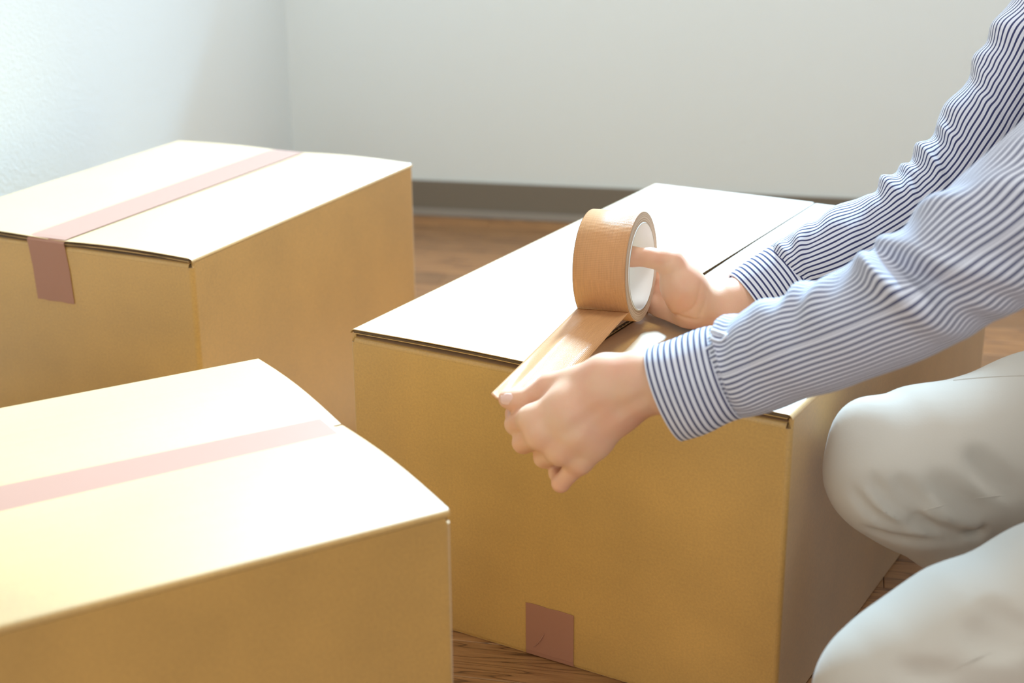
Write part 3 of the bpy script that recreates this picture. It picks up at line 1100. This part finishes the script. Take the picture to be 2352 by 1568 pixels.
def sleeve(name, stations, fold, mats, parent, nu=160, thick=.0008, sub=16, twist=0., flat_=.9, dd=0., rest=None):
    """stations: (px, py, depth, half width px). fold(v, u)->radial offset (m); v metres along, u radians (0 = facing camera, +90 = up)"""
    raw = [list(at(x, y, d + dd)) + [h * (d + dd) / FPX] for x, y, d, h in stations]
    C_ = catmull(raw, sub)
    P, R = C_[:, :3], C_[:, 3]
    n = len(P)
    T = np.gradient(P, axis=0); T /= np.linalg.norm(T, axis=1)[:, None]
    vlen = np.concatenate([[0], np.cumsum(np.linalg.norm(np.diff(P, axis=0), axis=1))])
    V, UV = [], []
    Rm = R.mean()
    U = np.arange(nu + 1) / nu * 2 * math.pi
    rings = []
    for i in range(n):
        tocam = EYE - P[i]; tocam -= T[i] * (tocam @ T[i]); tocam /= np.linalg.norm(tocam)
        up = np.cross(tocam, T[i]); up /= np.linalg.norm(up)
        if up[2] < 0: up = -up
        v = vlen[i]
        off = fold(v, U)
        r = R[i] + off
        rings.append((P[i], T[i], tocam, up, r))
        for k, u in enumerate(U):
            p_ = P[i] + r[k] * (math.cos(u) * tocam * flat_ + math.sin(u) * up)
            if rest and p_[2] < rest: p_[2] = rest        # cloth lying on the box
            V.append(p_)
            UV.append((u * Rm, v))
    W_ = nu + 1
    F = [(i * W_ + k, i * W_ + k + 1, (i + 1) * W_ + k + 1, (i + 1) * W_ + k) for i in range(n - 1) for k in range(nu)]
    # inner skin
    V = np.array(V)
    C2 = np.repeat(P, W_, axis=0)
    D_ = V - C2; D_ /= np.linalg.norm(D_, axis=1)[:, None]
    V2 = V - D_ * thick
    if rest: V2[:, 2] = np.maximum(V2[:, 2], rest + .001)
    tot = len(V)
    F2 = [tuple(q + tot for q in f[::-1]) for f in F]
    rim = [(k, tot + k, tot + k + 1, k + 1) for k in range(nu)] + [((n - 1) * W_ + k, (n - 1) * W_ + k + 1, tot + (n - 1) * W_ + k + 1, tot + (n - 1) * W_ + k) for k in range(nu)]
    Fall = np.array(F + F2 + rim)
    me = np_mesh(name, np.concatenate([V, V2]) - PLOC, Fall)
    uv = me.uv_layers.new(name='UVMap')
    UVa = np.array(UV + UV, np.float32)
    li = np.empty(len(me.loops), np.int32); me.loops.foreach_get('vertex_index', li)
    uv.data.foreach_set('uv', UVa[li].ravel())
    o = new_obj(name, me, mats, parent, True)
    return o, V.reshape(n, W_, 3), vlen, P

def ridge(v, u, v0, u0, slope, w, span, amp):
    """a fold crossing the sleeve: centred on v0 at angle u0, slanting"""
    du = (u - u0 + math.pi) % (2 * math.pi) - math.pi
    x = (v - v0 - slope * du) / w
    return amp * np.exp(-(du / span) ** 2) * (np.exp(-x * x) - .45 * np.exp(-(x - 1.5) ** 2))

def ripple(v, u, seed, amp):
    a = 0
    for k in range(5):
        r1 = math.sin(seed * 12.9 + k * 78.2) * 43.7; r1 -= math.floor(r1)
        r2 = math.sin(seed * 3.7 + k * 31.4) * 27.1; r2 -= math.floor(r2)
        a += np.sin(v * (55 + 90 * r1) + (k % 3 + 1) * u * (1 if r2 > .5 else -1) + r2 * 6.28)
    return amp * a / 3

hp = math.pi / 2
near_folds = [(.022, 1.1, .010, .006, .7, .0045), (.036, .2, .012, .007, .6, .0020), (.060, 1.3, -.010, .010, .6, .0035), (.085, 1.2, .014, .008, .7, .0040),
              (.105, .9, .02, .009, .5, .003), (.156, .3, -.012, .009, 1.1, .0105), (.174, .3, -.012, .007, 1.0, -.0050), (.178, -.3, -.030, .010, .8, .0045), (.197, -.2, -.03, .009, .8, .004),
              (.165, 1.4, .0, .012, .5, .006), (.210, 1.2, -.02, .012, .5, .005), (.225, -.7, -.03, .010, .7, .004), (.25, .4, -.03, .014, .7, .004), (.30, .4, -.03, .014, .7, .004)]
def fold_near(v, u):
    d = sum(ridge(v, u, *q) for q in near_folds)
    gather = .0012 * np.sin(u * 22) * math.exp(-v / .012)
    w = min(1, v / .012)
    return w * d * 1.2 + gather * w + ripple(v, u, 1.3, .0009) * w
far_folds = [(.010, .9, .004, .005, .6, .0035), (.020, .6, .014, .006, .5, .0035), (.034, 1.1, .014, .008, .6, .0025), (.066, 1.2, .02, .020, .9, .0045), (.060, .1, .03, .010, .6, .0022),
             (.118, 1.3, .010, .008, .7, -.0035), (.130, 1.2, .012, .012, .6, .0050), (.138, .5, .022, .006, .5, .0032), (.158, 1.3, .008, .007, .7, .0038), (.172, .5, .02, .006, .5, .0034),
             (.190, 1.25, .012, .013, .7, .0060), (.212, .7, .022, .007, .5, .0036), (.245, 1.2, .010, .022, .9, .0050), (.256, .3, .024, .008, .5, .0034), (.285, .8, .02, .008, .5, .0030),
             (.305, 1.2, .012, .012, .7, .0050), (.340, 1., .012, .020, .7, .006)]
def fold_far(v, u):
    d = sum(ridge(v, u, *q) for q in far_folds)
    gather = .0010 * np.sin(u * 20) * math.exp(-v / .010)
    w = min(1, v / .010)
    return w * d * 1.25 + gather * w + ripple(v, u, 2.7, .0009) * w

# shirt trunk
def shirt_field():
    f = Field()
    mid_ = (SH_N + SH_F) / 2
    f.chain([SH_N, SH_F], [.060, .056], .04)
    f.chain([mid_ + np.array([.075, 0, -.02]), PELV + np.array([.0, 0, .04])], [.115, .125], .05)
    f.chain([SH_N, (EL_N * .15 + SH_N * .85)], [.060, .054], .03)
    f.chain([SH_F, (EL_F * .12 + SH_F * .88)], [.056, .050], .03)
    f.flat(PELV + np.array([0, 0, .0]), (.25, 0, -1.), .005)
    nk = NECK + np.array([-.02, 0, .03])
    f.cut([nk, nk + np.array([-.03, 0, .10])], [.062, .075], .006)
    return f
sf = shirt_field()
lo, hi = bounds(sf, .03)
V, F = surface(sf, lo, hi, .008, 2)
me = np_mesh('shirt', V - PLOC, F)
uv = me.uv_layers.new(name='UVMap')
dirs = (SH_F - SH_N) / np.linalg.norm(SH_F - SH_N)
uu = (V @ dirs).astype(np.float32)
li = np.empty(len(me.loops), np.int32); me.loops.foreach_get('vertex_index', li)
uv.data.foreach_set('uv', np.stack([uu[li], V[li, 2].astype(np.float32)], 1).ravel())
shirt = new_obj('shirt', me, MAT['stripe_u'], person, True)
shirt['label'] = 'white shirt with thin navy stripes'
# collar
nk = NECK + np.array([-.02, 0, .03])
V, F = tube([nk + .060 * np.array([math.cos(a) * .95, math.sin(a), .25 * math.cos(a)]) for a in np.linspace(0, 2 * math.pi, 25)], .009, 8)
new_obj('collar', mesh('collar', [np.array(v) - PLOC for v in V], F), MAT['cotton'], shirt, True)

near_st = [(1640, 866, 1.178, 101), (1664, 857, 1.174, 106), (1700, 846, 1.169, 116), (1800, 806, 1.150, 121), (1900, 770, 1.133, 127), (2000, 730, 1.118, 131), (2075, 695, 1.108, 138),
           (2150, 645, 1.100, 146), (2230, 590, 1.096, 158), (2330, 520, 1.095, 168), (2480, 390, 1.105, 172), (2640, 240, 1.125, 178)]
_, SG, SV, SP = sleeve('sleeve', near_st, fold_near, MAT['stripe_u'], shirt, dd=-.033)
def placket(u0, u1, v0, v1):
    """stitched end of the sleeve opening, lying on the sleeve next to the cuff"""
    pts = []
    for k in range(24):
        a = math.pi * 2 * (k + .25) / 25
        u = (u0 + u1) / 2 + (u1 - u0) / 2 * math.sin(a); v = (v0 + v1) / 2 - (v1 - v0) / 2 * math.cos(a)
        i = int(np.searchsorted(SV, v)); j = int(u / (2 * math.pi) * 160) % 160
        p = SG[i, j]; c_ = SP[i]
        pts.append(p + (p - c_) / np.linalg.norm(p - c_) * .0010)
    pts = [p + np.array([0, 0, 1e-6 * k]) for k, p in enumerate(pts) if k == 0 or np.linalg.norm(p - pts[k - 1]) > 1e-5]
    V, F = tube(pts, .0011, 6, False)
    new_obj('placket', mesh('placket', [v - PLOC for v in V], F), MAT['cotton'], shirt, True)
placket(.72, .92, .013, .030)
def straight(a, b, hw):
    n = len(hw) - 1
    return [tuple(a[i] + (b[i] - a[i]) * k / n for i in range(3)) + (hw[k],) for k in range(n + 1)]
near_cuff = straight((1528, 905, 1.189), (1668, 856, 1.172), [116, 118, 118.5, 118, 116, 113, 110])
def fold_ncuff(v, u): return .0012 * np.sin(2 * u + v * 60 + .6) + .0008 * np.sin(3 * u - v * 90) + .0006 * np.sin(v * 140 + u)
sleeve('cuff', near_cuff, fold_ncuff, MAT['stripe_v'], shirt, thick=.0016, dd=-.033)
far_st = [(1806, 651, 1.430, 86), (1828, 636, 1.430, 90), (1858, 620, 1.430, 98), (1925, 594, 1.428, 100), (2020, 545, 1.430, 104), (2110, 488, 1.433, 106), (2190, 420, 1.437, 108),
          (2255, 335, 1.442, 110), (2315, 240, 1.447, 112), (2375, 140, 1.452, 115), (2440, 30, 1.458, 118), (2540, -110, 1.468, 122)]
sleeve('sleeve', far_st, fold_far, MAT['stripe_u'], shirt, rest=AH + .004)
far_cuff = straight((1723, 705, 1.428), (1832, 634, 1.431), [92, 94, 95, 95, 94, 93, 92])
def fold_fcuff(v, u): return .0008 * np.sin(2 * u + v * 40 + 1.6) + .0003 * np.sin(3 * u)
sleeve('cuff', far_cuff, fold_fcuff, MAT['stripe_v'], shirt, thick=.0016, rest=AH + .004)

# ---- trousers
def trousers():
    f = Field()
    P = at
    # far leg: thigh from the knee at the box to the hip, shin folding back below
    far = Field()
    far.chain([P(2036, 1072, 1.248), P(2112, 1052, 1.256), P(2397, 992, 1.285), P(2600, 965, 1.33), HIP_F], [.0465, .0560, .0660, .074, .085], .02)
    far.chain([P(2034, 1092, 1.246), P(2110, 1120, 1.253), P(2300, 1110, 1.270)], [.0470, .0490, .055], .02)
    far.ball(P(1994, 988, 1.242), .0262, .020)
    far.chain([P(2045, 1110, 1.240), P(2180, 1205, 1.268), P(2420, 1370, 1.32), P(2700, 1500, 1.36)], [.0430, .0400, .040, .036], .010)
    near = Field()
    near.chain([P(2024, 1590, 1.075), P(2090, 1556, 1.076), P(2224, 1488, 1.080), P(2438, 1407, 1.09), P(2700, 1350, 1.105), HIP_N], [.0470, .0515, .0580, .064, .074, .086], .02)
    near.chain([P(2030, 1640, 1.078), P(2300, 1760, 1.13), P(2650, 1800, 1.19)], [.044, .043, .038], .02)
    f.sub(far); f.sub(near, .004)
    f.chain([HIP_F, HIP_N], [.10, .10], .04)
    f.ball(PELV + np.array([.03, 0, .03]), .125, .05)
    f.flat(np.array([0, 0, .001]), (0, 0, -1), .004)
    return f
tf = trousers()
tb = Field().sub(tf)
def tcrease(pts, r, k, sink):
    pts = hits(tb, pts, sink, .85)
    C_ = catmull(pts, 4)
    n = len(C_)
    tf.cut(list(C_), [r * (.25 + .75 * math.sin(math.pi * min(1, .1 + .9 * i / (n - 1)))) for i in range(n)], k)
tcrease([(1962, 1130), (1985, 1165), (2030, 1200), (2085, 1222)], .0030, .006, -.0005)
tcrease([(2005, 1108), (2035, 1145), (2085, 1185), (2130, 1207), (2200, 1222)], .0035, .008, -.0008)
tcrease([(2088, 1198), (2130, 1214), (2200, 1226), (2260, 1215), (2345, 1200)], .0032, .004, .0005)
tcrease([(2100, 1178), (2125, 1196), (2152, 1210)], .0030, .003, .0006)
tcrease([(1990, 1215), (2050, 1236), (2120, 1246), (2210, 1240)], .0028, .006, 0)
tcrease([(2240, 1048), (2290, 1095), (2345, 1140)], .008, .012, -.007)
tcrease([(2150, 1110), (2215, 1160), (2270, 1185)], .008, .012, -.007)
tcrease([(2060, 1110), (2100, 1150), (2130, 1172)], .006, .010, -.005)
tcrease([(2280, 1395), (2320, 1430), (2370, 1455)], .008, .012, -.007)
tcrease([(2230, 1440), (2280, 1465), (2340, 1480)], .008, .012, -.007)
tcrease([(2070, 1535), (2120, 1548), (2190, 1545)], .007, .010, -.006)
lo, hi = bounds(tf, .012)
lo[2] = max(lo[2], -.02)
V, F = surface(tf, lo, hi, .0036, 2)
trs = child('trousers', V, F, MAT['trouser'])
trs['label'] = 'beige cotton trousers'
def seam(pts):
    C_ = catmull(pts, 10)
    C_ = hits(tf, [tuple(q) for q in C_], .0002, .85)
    V, F = tube(C_, .0004, 6)
    new_obj('seam', mesh('seam', [v - PLOC for v in V], F), MAT['trouser'], trs, True)
seam([(2190, 873), (2240, 868), (2300, 864), (2360, 862)])
seam([(2120, 1172), (2160, 1162), (2230, 1146), (2300, 1138), (2360, 1132)])
seam([(2130, 1566), (2200, 1530), (2280, 1498), (2360, 1470)])

# feet and hair, outside the frame
for p0 in (at(2700, 1500, 1.36), at(2650, 1800, 1.19)):
    p0 = p0.copy(); p0[2] = .034
    fs = Field().chain([p0 + np.array([-.02, 0, .008]), p0 + np.array([.05, 0, .012]), p0 + np.array([.10, 0, .0]), p0 + np.array([.19, 0, -.008])], [.033, .034, .032, .022], .02)
    fs.flat(np.array([0, 0, .001]), (0, 0, -1), .004)
    lo, hi = bounds(fs, .012)
    V, F = surface(fs, lo, hi, .006, 1)
    child('sock', V, F, MAT['sock'])
hair = Field().ball(HEAD + np.array([.012, 0, .018]), .092, .02, np.diag([1 / .98, 1 / .90, 1 / 1.18]))
hair.flat(HEAD + np.array([-.055, 0, .045]), (-1, 0, -.55), .01)
hair.sub(Field().chain([HEAD + np.array([.07, 0, .02]), HEAD + np.array([.11, 0, -.10])], [.035, .02], .02), .02)
lo, hi = bounds(hair, .03)
V, F = surface(hair, lo, hi, .006, 1)
child('hair', V, F, MAT['hair'])


# face: eyes and brows on the head
MAT['eye'], _, _ = mat('eye_white', (.80, .78, .75), .2, .5)
MAT['iris'], _, _ = mat('dark_iris', (.04, .025, .015), .15, .5)
def ball_mesh(name, c, r, sc, m):
    bm = bmesh.new(); bmesh.ops.create_uvsphere(bm, u_segments=16, v_segments=10, radius=r)
    for v in bm.verts: v.co = Vector([v.co[i] * sc[i] + c[i] - PLOC[i] for i in range(3)])
    me = bpy.data.meshes.new(name); bm.to_mesh(me); bm.free()
    return new_obj(name, me, m, body, True)
for sy in (-1, 1):
    e_ = np.array([-.0800, sy * .033, .012])
    fr = HEAD + e_
    # find the skin surface along -x
    for k in range(80):
        if float(rest((fr[None]).astype(np.float32))[0]) > 0: break
        fr = fr + np.array([-.001, 0, 0])
    ball_mesh('eye', fr + np.array([.004, 0, 0]), .0105, (.55, 1.15, .36), MAT['eye'])
    ball_mesh('iris', fr + np.array([-.0012, 0, 0]), .0042, (.35, 1, .85), MAT['iris'])
    br = [fr + np.array([.002 + .004 * abs(q), sy * .013 * q, .017 - .003 * q * q]) for q in np.linspace(-1, 1, 7)]
    V, F = tube(br, [.001, .002, .0024, .0024, .0022, .0016, .0008], 6)
    new_obj('eyebrow', mesh('eyebrow', [v - PLOC for v in V], F), MAT['hair'], body, True)
